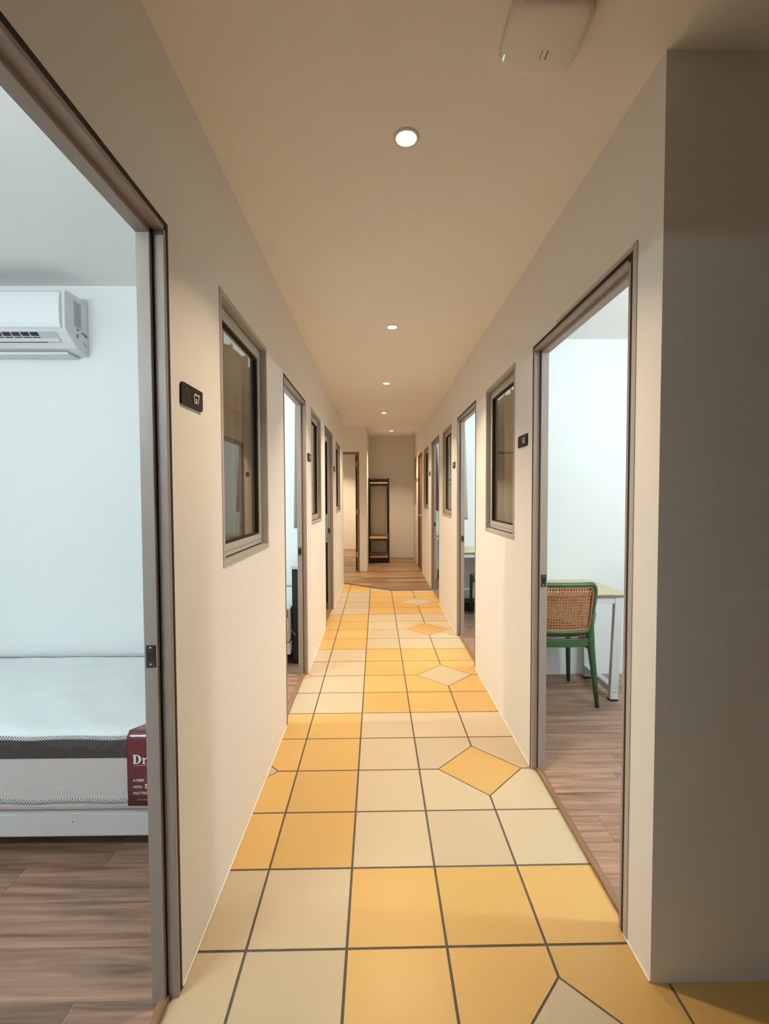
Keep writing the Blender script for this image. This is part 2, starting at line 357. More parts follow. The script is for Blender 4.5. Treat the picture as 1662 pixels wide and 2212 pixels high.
for ri in range(-10, 20):
    for ci in range(-1, 12):
        if ri >= 0 and ci > 5: continue
        x0, x1, y0, y1 = ci*T+G/2, (ci+1)*T-G/2, ri*T+G/2, (ri+1)*T-G/2
        poly = [(x0, y0), (x1, y0), (x1, y1), (x0, y1)]
        for cc, rc in ((ci, ri), (ci+1, ri), (ci, ri+1), (ci+1, ri+1)):
            if cc % 4 == 0 and rc % 4 == 3:
                sx = 1 if cc == ci else -1; sy = 1 if rc == ri else -1
                # keep sx*(x-cx)+sy*(y-cy) >= HD + G*.707
                poly = clip(poly, -sx, -sy, -(HD+G*0.707)-sx*cc*T-sy*rc*T)
        put_tile(poly, beige(ci, ri))
for rc in range(-9, 20):
    for cc in range(-4, 13):
        if cc % 4 == 0 and rc % 4 == 3:
            if rc >= 0 and cc > 6: continue
            h = HD-G*0.3; cx, cy = cc*T, rc*T
            put_tile([(cx-h, cy), (cx, cy-h), (cx+h, cy), (cx, cy+h)], not beige(cc, rc))

# ------------------------------------------------------------------ plank floors
def plank_floor(name, label, x0, x1, y0, y1, ztop, m, width, length, clips=(), base='dark'):
    f = boxo(name, base, None, x0, x1, y0, y1, -0.045, ztop-0.007) if not clips else None
    if f is None:
        poly = [(x0, y0), (x1, y0), (x1, y1), (x0, y1)]
        for c in clips: poly = clip(poly, *c)
        bm = BM(); prism(bm, poly, 0.0, lambda u, v, t: (u, v, 0)) if False else prism(bm, poly, 0.003, lambda u, v, t: (u, v, 0.0005+t))
        f = obj(name, bm, base)
    tag(f, label, 'floor', kind='structure')
    y, row = y0, 0
    while y < y1-0.01:
        x = x0 - length*random.random()
        while x < x1:
            a, b = max(x, x0), min(x+length, x1); x += length
            if b-a < 0.02: continue
            poly = [(a+0.0005, y+0.0005), (b-0.0005, y+0.0005), (b-0.0005, min(y+width, y1)-0.0005), (a+0.0005, min(y+width, y1)-0.0005)]
            for c in clips: poly = clip(poly, *c) if poly else poly
            if len(poly) < 3 or area(poly) < 3e-4: continue
            flat_piece('plank', poly, ztop-0.006, ztop, m, f)
        y += width; row += 1
    return f
plank_floor('floor_left', 'walnut plank floor of the first left bedroom with the mattress', -2.35, 0.112, -1.5, LPY[0], 0.0, 'plank', 0.152, 1.22)
plank_floor('floor_left', 'walnut plank floor behind the second left doorway', -2.35, 0.112, LPY[0]+0.08, LPY[1], 0.0, 'plank', 0.152, 1.22)
plank_floor('floor_left', 'walnut plank floor behind the third left doorway', -2.35, 0.112, LPY[1]+0.08, LPY[2], 0.0, 'plank', 0.152, 1.22)
plank_floor('floor_right', 'walnut plank floor of the right bedroom with the green chair', 1.491, 3.5, YC+TH, RPY[0], 0.0, 'plank', 0.152, 1.22)
plank_floor('floor_right', 'walnut plank floor behind the second right doorway', 1.491, 3.5, RPY[0]+0.08, RPY[1], 0.0, 'plank', 0.152, 1.22)
plank_floor('floor_right', 'walnut plank floor behind the third right doorway', 1.491, 3.5, RPY[1]+0.08, RPY[2], 0.0, 'plank', 0.152, 1.22)
# oak at the far end: laid over the tiles, front edge bent
dx, dy = 0.722, -0.577                     # bent edge from (0.145,5.78) to (0.867,5.203)
cl = (dy, -dx, dy*0.145-dx*5.78)
plank_floor('floor_end', 'tan oak plank floor at the far end of the corridor', -1.7, 1.50, 5.21, 10.27, 0.009, 'oak', 0.17, 1.1, clips=[cl])
def edge_strip(name, p, q, wd, label):
    p, q = Vector((*p, 0)), Vector((*q, 0)); n = Vector((-(q-p).y, (q-p).x, 0)).normalized()*wd
    bm = BM(); prism(bm, [tuple((p)[:2]), tuple(q[:2]), tuple((q+n)[:2]), tuple((p+n)[:2])], 0.013, lambda u, v, t: (u, v, t+0.0002))
    tag(obj(name, bm, 'thresh', bevel=0.003), label, 'trim', kind='structure')
edge_strip('trim_1', (0.156, 5.772), (0.867, 5.203), 0.022, 'slanted brown edge strip where oak floor meets tiles')
edge_strip('trim_2', (0.867, 5.203), (1.447, 5.21), 0.022, 'straight brown edge strip where oak floor meets tiles')

# ------------------------------------------------------------------ white strips painting the light at the wall feet
def light_line(n, x0, x1, segs, label):
    bm = BM()
    for a, b in segs: bx(bm, x0, x1, a, b, 0.0, 0.007)
    tag(obj(n, bm, 'lit_line', bevel=0.002), label, 'trim', kind='structure')
light_line('light_line_1', XL, XL+0.004, [(-0.1, 1.347), (2.155, 3.36), (4.17, 5.74)], 'thin white strip painted in for the light along the foot of the left wall')
light_line('light_line_2', XR-0.004, XR, [(YC, 0.035), (0.92, 2.233), (3.09, 4.415), (5.28, 6.70)], 'thin white strip painted in for the light along the foot of the right wall')

# ------------------------------------------------------------------ door frames
def door_frame(n, side, a, b, z, label, flange=False, strike='far'):
    """side -1 left wall, +1 right wall. local depth t: 0 at corridor face, TH at room face"""
    X = (lambda t: XL-t) if side < 0 else (lambda t: XR+t)
    d = thing('door_%d' % n, label, 'door frame', ((X(0)+X(TH))/2, (a+b)/2, 0), kind='structure')
    def B(name, m, t0, t1, y0, y1, z0, z1, parent=None, bevel=0.0015):
        x0, x1 = sorted((X(t0), X(t1))); bm = BM(); bx(bm, x0, x1, y0, y1, z0, z1)
        bmesh.ops.translate(bm, verts=bm.verts, vec=-d.location); return obj(name, bm, m, parent or d, bevel=bevel)
    g = 0.014                                # width of the black strip painting the shade in the open gap
    B('dark_gap', 'black', -0.0004, TH, b-g, b, 0, z, bevel=0); B('dark_gap', 'black', -0.0004, TH, a, a+g, 0, z, bevel=0); B('dark_gap', 'black', -0.0004, TH, a+g, b-g, z-g, z, bevel=0)
    dpt = 0.029          # outer rebate and proud inner stop
    for nm, y0, y1, y2 in (('jamb', b-g, b-g-0.012, b-g-0.026), ('jamb', a+g, a+g+0.012, a+g+0.026)):
        lo, hi = sorted((y0, y1)); j = B(nm, 'frame', -0.001, TH+0.004, lo, hi, 0, z-g)
        lo, hi = sorted((y1, y2)); B('stop', 'frame', dpt, TH+0.004, lo, hi, 0, z-g, parent=j)
        lo, hi = sorted((y1, y1+math.copysign(0.0025, y2-y1))); B('dark_gap', 'black', dpt-0.0035, dpt, lo, hi, 0, z-g-0.012, parent=j, bevel=0)  # thin black strip paints the shadow along the step of the stop
        if (nm == 'jamb' and y0 > y1 and strike == 'far'):
            yy = y2
            s = B('strike_plate', 'strike', dpt+0.005, TH-0.001, yy-0.0022, yy, 0.908, 0.968, parent=d)
            B('latch_hole', 'black', dpt+0.010, TH-0.006, yy-0.0028, yy-0.002, 0.926, 0.950, parent=s, bevel=0.003)
            for zz in (0.916, 0.960):
                bm = BM(); lathe(bm, [(0.003, 0), (0.0022, 0.0012), (0.0004, 0.0014)], (0, 0, 0), 10)
                bmesh.ops.rotate(bm, verts=bm.verts, cent=(0, 0, 0), matrix=Matrix.Rotation(math.pi/2, 3, 'X'))
                bmesh.ops.translate(bm, verts=bm.verts, vec=Vector((X(dpt+0.0175), yy-0.0022, zz))-d.location); obj('screw', bm, 'steel', s, smooth=True)
    h = B('head', 'frame', -0.001, TH+0.004, a+g, b-g, z-g-0.012, z-g); B('stop', 'frame', dpt, TH+0.004, a+g, b-g, z-g-0.026, z-g-0.012, parent=h)
    t = B('threshold', 'thresh', 0.020, 0.047, a+g+0.012, b-g-0.012, 0.0003, 0.013, bevel=0.004)
    if flange:
        B('cover_strip', 'alu', -0.003, 0.0, a-0.022, a, 0, z+0.018); B('cover_strip', 'alu', -0.003, 0.0, a, b-0.3, z, z+0.014)
    return d
dl = ['taupe metal frame of the nearest left doorway beside plate G7', 'taupe metal frame of the second doorway on the left', 'taupe metal frame of the third doorway on the left']
for k, (a, b, z) in enumerate(LD): door_frame(k+1, -1, a, b, z, dl[k])
dl = ['taupe metal frame of the nearest right doorway beside plate G1', 'taupe metal frame of the second doorway on the right', 'taupe metal frame of the third doorway on the right']
for k, (a, b, z) in enumerate(RD[:3]): door_frame(k+4, 1, a, b, z, dl[k], flange=(k == 0))
# closed wooden door, far right
a, b, z = RD[3]
d = thing('door_7', 'closed brown wooden door with lever handle at the far right', 'door', (XR+0.03, (a+b)/2, 0), kind='structure')
def LB(name, m, par, root, *bb, bevel=0.0):
    bm = BM(); bx(bm, *bb); bmesh.ops.translate(bm, verts=bm.verts, vec=-root.location); return obj(name, bm, m, par, bevel=bevel)
for y0, y1 in ((a, a+0.035), (b-0.035, b)): LB('jamb', 'brownframe', d, d, XR-0.002, XRI, y0, y1, 0, z, bevel=0.003)
LB('head', 'brownframe', d, d, XR-0.002, XRI, a+0.035, b-0.035, z-0.035, z, bevel=0.003)
lf = LB('leaf', 'doorwood', d, d, XR+0.028, XR+0.066, a+0.038, b-0.038, 0.014, z-0.038, bevel=0.002)
LB('threshold', 'dark', d, d, XR+0.01, XRI, a+0.035, b-0.035, 0.0095, 0.013)  # dark strip painting the shade in the gap under the leaf
LB('lock_rose', 'steel', lf, d, XR+0.022, XR+0.028, a+0.075, a+0.115, 0.93, 1.07, bevel=0.004)
bm = BM(); tube(bm, [(XR+0.024, a+0.095, 1.0), (XR-0.02, a+0.095, 1.0), (XR-0.026, a+0.105, 1.0), (XR-0.026, a+0.21, 1.0)], 0.009)
bmesh.ops.translate(bm, verts=bm.verts, vec=-d.location); obj('lever_handle', bm, 'steel', lf, smooth=True)
# dark framed open doorway in the cross wall, leaf swung into the far room
z = 2.118
d = thing('door_8', 'dark brown door standing open in the far cross wall', 'door', (0.0, 6.85, 0), kind='structure')
LB('jamb', 'brownframe', d, d, 0.316, 0.345, 6.846, 6.955, 0.009, z-0.006); LB('jamb', 'brownframe', d, d, -0.494, -0.465, 6.846, 6.955, 0.009, z-0.006)
LB('head', 'brownframe', d, d, -0.465, 0.316, 6.846, 6.955, z-0.034, z-0.006)
LB('dark_gap', 'black', d, d, 0.345, 0.352, 6.847, 6.95, 0.009, z); LB('dark_gap', 'black', d, d, -0.50, -0.494, 6.847, 6.95, 0.009, z); LB('dark_gap', 'black', d, d, -0.494, 0.345, 6.847, 6.95, z-0.006, z)  # black strips filling the joint between frame and opening
lf = LB('leaf', 'darkdoor', d, d, 0.283, 0.316, 6.957, 7.72, 0.016, z-0.037, bevel=0.002)
for zz in (0.25, 1.02, 1.86): LB('hinge', 'steel', lf, d, 0.296, 0.320, 6.952, 6.957, zz, zz+0.09)

# ------------------------------------------------------------------ windows
def window(n, side, a, b, z0, z1, label):
    X = (lambda t: XL-t) if side < 0 else (lambda t: XR+t)
    c = Vector((X(0.03), (a+b)/2, (z0+z1)/2))
    wn = thing('window_%d' % n, label, 'window', c, kind='structure')
    def ring(name, m, t0, t1, i0, i1, parent, bevel=0.0012, single=True):
        """rectangular ring, inset i0..i1 from the outer rectangle; depth t0..t1"""
        bm = BM(); x0, x1 = sorted((X(t0), X(t1)))
        O = [(a+i0, z0+i0), (b-i0, z0+i0), (b-i0, z1-i0), (a+i0, z1-i0)]; I = [(a+i1, z0+i1), (b-i1, z0+i1), (b-i1, z1-i1), (a+i1, z1-i1)]
        V = [[bm.verts.new((x, y, zz)) for (y, zz) in R] for x in (x0, x1) for R in (O, I)]
        for k in range(4):
            k2 = (k+1) % 4
            bm.faces.new((V[0][k], V[0][k2], V[1][k2], V[1][k])); bm.faces.new((V[2][k], V[2][k2], V[3][k2], V[3][k]))
            bm.faces.new((V[0][k], V[0][k2], V[2][k2], V[2][k])); bm.faces.new((V[1][k], V[1][k2], V[3][k2], V[3][k]))
        bmesh.ops.translate(bm, verts=bm.verts, vec=-c)
        return obj(name, bm, m, parent, bevel=bevel)
    ring('window_frame', 'alu', -0.003, TH+0.002, 0.0, 0.020, wn)
    ring('dark_gap', 'black', 0.034, 0.05, 0.020, 0.027, wn, bevel=0)  # black ring paints the shade in the gap around the sash
    s = ring('sash', 'alu', 0.026, 0.060, 0.0265, 0.046, wn); ring('sash_lip', 'alu', 0.023, 0.060, 0.0462, 0.072, s)
    ring('gasket', 'black', 0.028, 0.05, 0.072, 0.080, s, bevel=0)
    bm = BM(); x0, x1 = sorted((X(0.036), X(0.041)))
    bx(bm, x0, x1, a+0.078, b-0.078, z0+0.078, z1-0.078); bmesh.ops.translate(bm, verts=bm.verts, vec=-c)
    bmesh.ops.delete(bm, geom=[f for f in bm.faces if abs(f.normal.x) < 0.5 and False], context='FACES')
    obj('pane', bm, 'glass', s)
    return wn
wl = ['greige framed window beside plate G7 reflecting the opposite doorway', 'middle greige framed window on the left wall', 'farthest greige framed window on the left wall']
for k, (a, b, z0, z1) in enumerate(LW): window(k+1, -1, a, b, z0, z1, wl[k])
wl = ['greige framed window beside plate G1 on the right wall', 'second greige framed window on the right wall', 'third greige framed window on the right wall', 'farthest window on the right wall beyond the wooden door']
for k, (a, b, z0, z1) in enumerate(RW): window(k+4, 1, a, b, z0, z1, wl[k])

# ------------------------------------------------------------------ curtains
def curtain(side, a, b, zt, zb, label, m='curtain', seed=1, flare=0.05):
    rnd = random.Random(seed); xi = XLI if side < 0 else XRI
    X = lambda t: xi+side*t
    c = thing('curtain', label, 'curtain', (X(0.03), (a+b)/2, zt), group='curtains inside the corridor windows')
    bm = BM(); ny, nz = 90, 14; ph = [rnd.uniform(0, 6.28) for _ in range(4)]
    V = []
    for k in range(nz+1):
        s = k/nz; z = zt+(zb-zt)*s; row = []
        for i in range(ny+1):
            u = i/ny; sag = 0.035*abs(math.sin(u*math.pi*5+ph[3]))*(1-s)**2
            y = a+(b-a)*u + 0.012*math.sin(u*9+ph[2])*s
            amp = 0.012+0.012*s
            t = 0.026+amp+amp*math.sin(u*2*math.pi*7+ph[0]+0.9*math.sin(u*5+ph[1]))+flare*s*(0.5+0.5*math.sin(u*4+ph[1]))*0.6
            row.append(bm.verts.new((X(t)-c.location.x, y-c.location.y, z-sag-c.location.z)))
        V.append(row)
    for k in range(nz):
        for i in range(ny): bm.faces.new((V[k][i], V[k][i+1], V[k+1][i+1], V[k+1][i]))
    o = obj('cloth', bm, m, c, smooth=True)
    so = o.modifiers.new('thick', 'SOLIDIFY'); so.thickness = 0.0015
    bm = BM(); tube(bm, [(X(0.03)-c.location.x, a-0.02-c.location.y, 0.004), (X(0.03)-c.location.x, b+0.02-c.location.y, 0.004)], 0.006, 8); obj('rod', bm, 'rod', c, smooth=True)
    for yy in (a-0.01, b+0.01):
        bm = BM(); x0, x1 = sorted((X(0.0005), X(0.036))); bx(bm, x0, x1, yy-0.005, yy+0.005, zt-0.004, zt+0.012); bmesh.ops.translate(bm, verts=bm.verts, vec=-c.location); obj('bracket', bm, 'rod', c)
curtain(-1, 0.24, 1.14, 2.03, 0.98, 'taupe curtain behind the glass of the window beside plate G7', seed=3)
curtain(-1, 2.27, 3.10, 2.09, 1.10, 'taupe curtain edge hanging in the second left doorway', seed=5, flare=0.07)
curtain(-1, 4.27, 5.25, 2.03, 1.12, 'dark brown curtain hanging in the third left doorway', m='curtain_dark', seed=8)
curtain(1, 1.15, 2.05, 2.04, 0.98, 'taupe curtain behind the window beside plate G1', seed=4)
curtain(1, 3.22, 4.16, 2.09, 1.11, 'taupe curtain edge hanging in the second right doorway', seed=6, flare=0.08)
curtain(1, 5.36, 6.40, 2.08, 1.12, 'taupe curtain hanging in the third right doorway', seed=9, flare=0.1)

# ------------------------------------------------------------------ number plates
def plate(side, y0, y1, z0, z1, txt, label):
    Xf = XL if side < 0 else XR
    # u runs to the reader's right
    mapf = (lambda u, v, t: (Xf+0.0001+t, y0+u, z0+v)) if side < 0 else (lambda u, v, t: (Xf-0.0001-t, y1-u, z0+v))
    W, H, R = y1-y0, z1-z0, 0.014
    p = thing('number_plate', label, 'door plate', mapf(W/2, H/2, 0), group='black room number plates')
    mp = lambda u, v, t: Vector(mapf(u, v, t))-p.location
    pts = []
    for cx, cy, a0, r in ((W-0.002, 0.002, -90, 0.002), (W-R, H-R, 0, R), (0.002, H-0.002, 90, 0.002), (R, R, 180, R)):
        pass
    def corner(cx, cy, a0, r): return [(cx+r*math.cos(math.radians(a0+k*18)), cy+r*math.sin(math.radians(a0+k*18))) for k in range(6)]
    pts = corner(W-R, R, -90, R)+corner(W-0.003, H-0.003, 0, 0.003)+corner(R, H-R, 90, R)+corner(0.003, 0.003, 180, 0.003)
    bm = BM(); prism(bm, pts, 0.006, mp); obj('panel', bm, 'plate', p)
    lift = 0.0062
    if txt:
        text_mesh(txt, 0.041, lambda x, y, z: mp(0.080+x*0.86, 0.0175+y, lift+0.0007+z), 'lettering', 'white_print', p, bold=0.0005)
        bm = BM()                              # faint ornament: arc, dots and tail
        def dab(cu, cv, r):
            prism(bm, [(cu+r*math.cos(k*1.047), cv+r*math.sin(k*1.047)) for k in range(6)], 0.0004, lambda u, v, t: mp(u, v, lift+t))
        for k in range(9): dab(0.045+0.013*math.cos(math.radians(95+k*11)), 0.038+0.013*math.sin(math.radians(95+k*11)), 0.0012)
        for cu, cv, r in ((0.044, 0.041, .0014), (0.048, 0.038, .0014), (0.044, 0.035, .0014), (0.051, 0.043, .001), (0.047, 0.030, .0022), (0.05, 0.024, .0012), (0.052, 0.020, .001), (0.052, 0.033, .001)): dab(cu, cv, r)
        obj('ornament', bm, 'grey_print', p)
    else:
        bm = BM()
        for u0, u1 in ((0.080, 0.098), (0.104, 0.116)):
            prism(bm, [(u0, 0.020), (u1, 0.020), (u1, 0.044), (u0, 0.044)], 0.0005, lambda u, v, t: mp(u, v, lift+t))
        obj('lettering', bm, 'white_print', p)
plate(-1, -0.046, 0.106, 1.607, 1.669, 'G7', 'black plate reading G7 beside the nearest left doorway')
plate(-1, 2.215, 2.365, 1.620, 1.680, None, 'black number plate between the second left doorway and its window')
plate(-1, 4.27, 4.42, 1.645, 1.705, None, 'black number plate beside the third left doorway')
plate(1, 0.985, 1.135, 1.600, 1.660, 'G1', 'black plate reading G1 beside the nearest right doorway')
plate(1, 3.185, 3.325, 1.622, 1.680, None, 'black number plate beside the second right doorway')
plate(1, 5.36, 5.51, 1.638, 1.698, None, 'black number plate beside the third right doorway')
plate(1, 7.58, 7.75, 1.625, 1.688, None, 'black number plate beside the brown wooden door')

# ------------------------------------------------------------------ downlights
def downlight(x, y, label, power=DOWN_W, col=WARM):
    z = ceil_z(y); d = thing('downlight', label, 'downlight', (x, y, z), group='recessed ceiling downlights')
    bm = BM(); lathe(bm, [(0.032, 0.0), (0.032, -0.004), (0.035, -0.005), (0.041, -0.0035), (0.043, 0.0)], (0, 0, 0)); obj('trim_ring', bm, 'ring', d, smooth=True)
    bm = BM(); r = lathe(bm, [(0.032, -0.002), (0.02, -0.0025), (0.004, -0.0027)], (0, 0, 0)); bm.faces.new(r[-1]); obj('lens', bm, 'warm_lens', d)
    ld = bpy.data.lights.new('lamp', 'AREA'); ld.shape = 'DISK'; ld.size = 0.062; ld.energy = power; ld.color = col; ld.spread = math.radians(104)
    lo = bpy.data.objects.new('lamp', ld); COL.objects.link(lo); lo.parent = d; lo.location = (0, 0, -0.007)
for (x, y), l in zip([(0.793, 0.191), (0.796, 1.856), (0.781, 3.44), (0.776, 5.15), (0.94, 7.45)],
    ['brightest round downlight nearest the viewer', 'second round downlight from the viewer', 'third round downlight along the corridor', 'fourth round downlight along the corridor', 'farthest round downlight in front of the end wall']): downlight(x, y, l, DOWN_W*(0.56 if y < 1 else 1.0))
downlight(-0.75, 6.3, 'round downlight of the side passage around the left corner')
downlight(-0.35, 9.3, 'round downlight of the far room behind the dark framed doorway', 24)
def room_lamp(x, y, label, power=ROOM_W, z=2.0):
    """LED batten on the near wall of a bedroom: base plate, end caps, glowing tube"""
    d = thing('wall_lamp', label, 'wall lamp', (x, y, z), group='white LED battens in the bedrooms')
    L2 = 0.55
    boxo('base_plate', 'ring', d, -L2, L2, 0.0005, 0.022, -0.02, 0.02, bevel=0.003)
    for s in (-1, 1): boxo('end_cap', 'ring', d, s*L2-0.02, s*L2+0.02, 0.022, 0.062, -0.022, 0.022, bevel=0.003)
    R = 0.016
    m = mat('cool LED tube', (1, 1, 1), 0.5, emit=COOL, estr=power/(math.pi*2*math.pi*R*1.06))
    bm = BM(); tube(bm, [(-L2+0.021, 0.043, 0), (L2-0.021, 0.043, 0)], R, 12); obj('tube', bm, m, d, smooth=True)
room_lamp(-1.1, -1.50, 'white LED batten on the near wall of the first left bedroom')
room_lamp(-1.1, LPY[0]+0.08, 'white LED batten on the near wall of the second left bedroom')
room_lamp(-1.3, LPY[1]+0.08, 'white LED batten on the near wall of the third left bedroom', 14)
room_lamp(2.75, YC+TH, 'white LED batten in the bedroom with the green chair')
room_lamp(2.75, RPY[0]+0.08, 'white LED batten on the near wall of the second right bedroom')
room_lamp(2.75, RPY[1]+0.08, 'white LED batten on the near wall of the third right bedroom', 28)

# ------------------------------------------------------------------ ceiling access point and hook
ap = thing('access_point', 'off-white rounded square device fixed to the ceiling at the top right', 'ceiling device', (1.112, -0.162, CZ))
def squircle(r, n=40, p=5.0):
    out = []
    for k in range(n):
        a = 2*math.pi*k/n; c, s = math.cos(a), math.sin(a)
        out.append((math.copysign(abs(c)**(2/p), c)*r, math.copysign(abs(s)**(2/p), s)*r))
    return out
bm = BM(); prof = [(0.092, 0.0), (0.098, -0.008), (0.098, -0.022), (0.093, -0.032), (0.078, -0.037), (0.04, -0.039)]
rings = [[bm.verts.new((u, v, z)) for u, v in squircle(r)] for r, z in prof]
for i in range(len(rings)-1):
    for k in range(40): bm.faces.new((rings[i][k], rings[i][(k+1) % 40], rings[i+1][(k+1) % 40], rings[i+1][k]))
bm.faces.new(rings[-1]); obj('housing', bm, 'ap', ap, smooth=True)
boxo('status_light', 'led', ap, -0.0905, -0.0885, 0.036, 0.052, -0.0345, -0.0335)
boxo('print_mark', 'strike', ap, 0.014, 0.0165, 0.018, 0.042, -0.0395, -0.0388); boxo('print_mark', 'grey_print', ap, 0.000, 0.002, 0.018, 0.042, -0.0395, -0.0388)
hk = thing('ceiling_hook', 'tiny hook near the ceiling line of the left wall', 'hook', (XL, 4.80, 2.465))
bm = BM(); tube(bm, [(0, 0, 0), (0.014, 0, -0.003), (0.020, 0, 0.008)], 0.003, 6); obj('wire', bm, 'brownframe', hk); boxo('base', 'ring', hk, 0, 0.004, -0.008, 0.008, -0.008, 0.008)

# ------------------------------------------------------------------ beds and mattresses
def bed(y0, y1, loc_label, full):
    b = thing('bed', loc_label, 'bed', (-0.02, y0, 0), group='beds')
    W = y1-y0
    for i in range(1): LB('base', 'bedbase', b, b, -1.97, -0.005, y0, y1-0.01, 0.093, 0.183, bevel=0.006)
    for xx in (-1.9, -0.12):
        for yy in (y0+0.22, y1-0.12): LB('leg', 'headboard', b, b, xx, xx+0.05, yy, yy+0.05, 0.0, 0.093)
    hb = LB('headboard', 'headboard', b, b, 0.0, 0.058, y0+0.06, y1-0.01, 0.0, 0.765, bevel=0.006)
    LB('top_cap', 'bedbase', hb, b, -0.006, 0.060, y0+0.052, y1-0.01, 0.766, 0.79, bevel=0.003)
    if full: LB('screw_hole', 'dark', b, b, -0.437, -0.433, y0-0.0006, y0+0.001, 0.148, 0.152)
    return b
def mattress(y0, y1, label, texts):
    m = thing('mattress', label, 'mattress', (-1.0, y0, 0.184), group='mattresses')
    x0, x1, zt, zb = -1.95, -0.012, 0.478, 0.186
    yb, ye = y0+0.004, y1-0.022
    body = LB('body', 'mside', m, m, x0, x1, yb, ye, zb, zt-0.022, bevel=0.02)
    bm = BM(); nx, ny = 66, 30                          # quilted top
    V = []
    for j in range(ny+1):
        row = []
        for i in range(nx+1):
            u, v = i/nx, j/ny; e = min(u*nx, (1-u)*nx, v*ny, (1-v)*ny)/2.0
            z = zt-0.022+0.02*min(1, e)**0.5 + 0.006*math.sin(u*31+2.2*math.sin(v*5))*math.sin(v*17+1.5*math.sin(u*9))*min(1, e)
            row.append(bm.verts.new((x0+(x1-x0)*u+1.0, yb+(ye-yb)*v-y0, z-0.184)))
        V.append(row)
    for j in range(ny):
        for i in range(nx): bm.faces.new((V[j][i], V[j][i+1], V[j+1][i+1], V[j+1][i]))
    obj('quilted_top', bm, 'mattress', m, smooth=True)
    LB('dark_band', 'band', m, m, x0+0.01, x1-0.01, yb-0.0025, yb+0.004, 0.388, 0.455, bevel=0.0015)
    for zz, yy in ((0.464, yb-0.001), (0.228, yb-0.001)):
        bm = BM(); tube(bm, [(x0+0.02+(x1-x0-0.04)*k/60+1.0, yy-y0+0.0008*math.sin(k*1.3), zz-0.184+0.0022*math.sin(k*0.7)) for k in range(61)], 0.0075, 8); obj('piping', bm, 'stitch', m, smooth=True)
    bm = BM(); tube(bm, [(x0+0.02+1.0, ye-y0, 0.468-0.184), (x1-0.02+1.0, ye-y0, 0.468-0.184)], 0.005, 8); obj('piping', bm, 'grey', m, smooth=True)
    # raised quilting on the border: chevron ridges
    bm = BM()
    for k in range(15):
        xx = x0+0.1+k*0.125+0.03*math.sin(k*2.3)
        tube(bm, [(xx+(j/12*0.115)+1.0, yb-y0+0.0008, 0.25-0.184+0.09*math.sin(math.pi*(j/12))**1.3*(0.8+0.2*math.sin(k*1.7))) for j in range(13)], 0.0016, 6)
    obj('quilt_ridge', bm, 'mside', m, smooth=True)['kind'] = 'stuff'
    # clear plastic bag around the front and hanging over the base
    bm = BM(); V = []
    for k, (dy_, z) in enumerate(((0.0, 0.474), (-0.006, 0.455), (-0.008, 0.40), (-0.006, 0.32), (-0.009, 0.25), (-0.010, 0.215), (-0.006, 0.186), (-0.0035, 0.176))):
        V.append([bm.verts.new((x0+(x1-x0)*i/60+1.0, yb-y0+dy_-0.0018*math.sin(i*0.9+k*1.7)*math.sin(i*0.37+k), z-0.184+0.003*math.sin(i*0.5+k))) for i in range(61)])
    for k in range(len(V)-1):
        for i in range(60): bm.faces.new((V[k][i], V[k][i+1], V[k+1][i+1], V[k+1][i]))
    obj('plastic_wrap', bm, 'wrap', m, smooth=True)
    # maroon card wrapped over the front edge
    tx0, tx1, yf = -0.226, -0.05, yb-0.0125
    bm = BM(); prof = [(yf, 0.215), (yf, 0.30), (yf, 0.40), (yf, 0.455), (yf+0.004, 0.474), (yf+0.018, 0.4835), (yf+0.085, 0.4865)]
    n = 14; V = []
    for k, (y, z) in enumerate(prof):
        row = []
        for i in range(n+1):
            u = i/n; f = (k-4)/2 if k > 4 else 0
            yy = y - (0 if k < 6 else 0.067*(1-math.sin(math.pi*min(1, max(0, u))))**1.4)
            row.append(bm.verts.new((tx0+(tx1-tx0)*u+1.0, yy-y0, z-0.184)))
        V.append(row)
    for k in range(len(V)-1):
        for i in range(n): bm.faces.new((V[k][i], V[k][i+1], V[k+1][i+1], V[k+1][i]))
    t = obj('tag', bm, 'maroon', m, smooth=True); t['label'] = 'maroon card tag'
    so = t.modifiers.new('thick', 'SOLIDIFY'); so.thickness = 0.0008
    if texts:
        mp = lambda u, v, tt: (tx0+u+1.0, yf-y0-0.0012-tt, v-0.184)
        bm = BM()                                        # serif capital D and small r
        h = 0.034; u0, v0 = 0.022, 0.372
        P = lambda q, tt=0.0006: prism(bm, [(u0+a, v0+c) for a, c in q], tt, mp)
        P([(0.002, 0), (0.011, 0), (0.011, h), (0.002, h)]); P([(-0.001, 0), (0.002, 0), (0.002, 0.003), (-0.001, 0.002)]); P([(-0.001, h), (0.002, h), (0.002, h-0.003), (-0.001, h-0.002)])
        arc = [(0.013+0.017*math.cos(math.radians(a)), h/2+h/2*math.sin(math.radians(a))) for a in range(-90, 91, 18)]
        arci = [(0.013+0.008*math.cos(math.radians(a)), h/2+(h/2-0.003)*math.sin(math.radians(a))) for a in range(-90, 91, 18)]
        for k in range(len(arc)-1): P([arc[k], arc[k+1], arci[k+1], arci[k]])
        P([(0.011, 0), (0.0131, 0), (0.0131, 0.003), (0.011, 0.003)]); P([(0.011, h-0.003), (0.0131, h-0.003), (0.0131, h), (0.011, h)])
        P([(0.036, 0.001), (0.043, 0.001), (0.043, 0.022), (0.036, 0.022)]); P([(0.033, 0), (0.046, 0), (0.046, 0.003), (0.033, 0.003)]); P([(0.033, 0.020), (0.036, 0.020), (0.036, 0.023), (0.033, 0.023)])
        P([(0.043, 0.014), (0.047, 0.0185), (0.052, 0.017), (0.052, 0.023), (0.048, 0.023), (0.043, 0.019)])
        obj('lettering', bm, 'white_print', t)
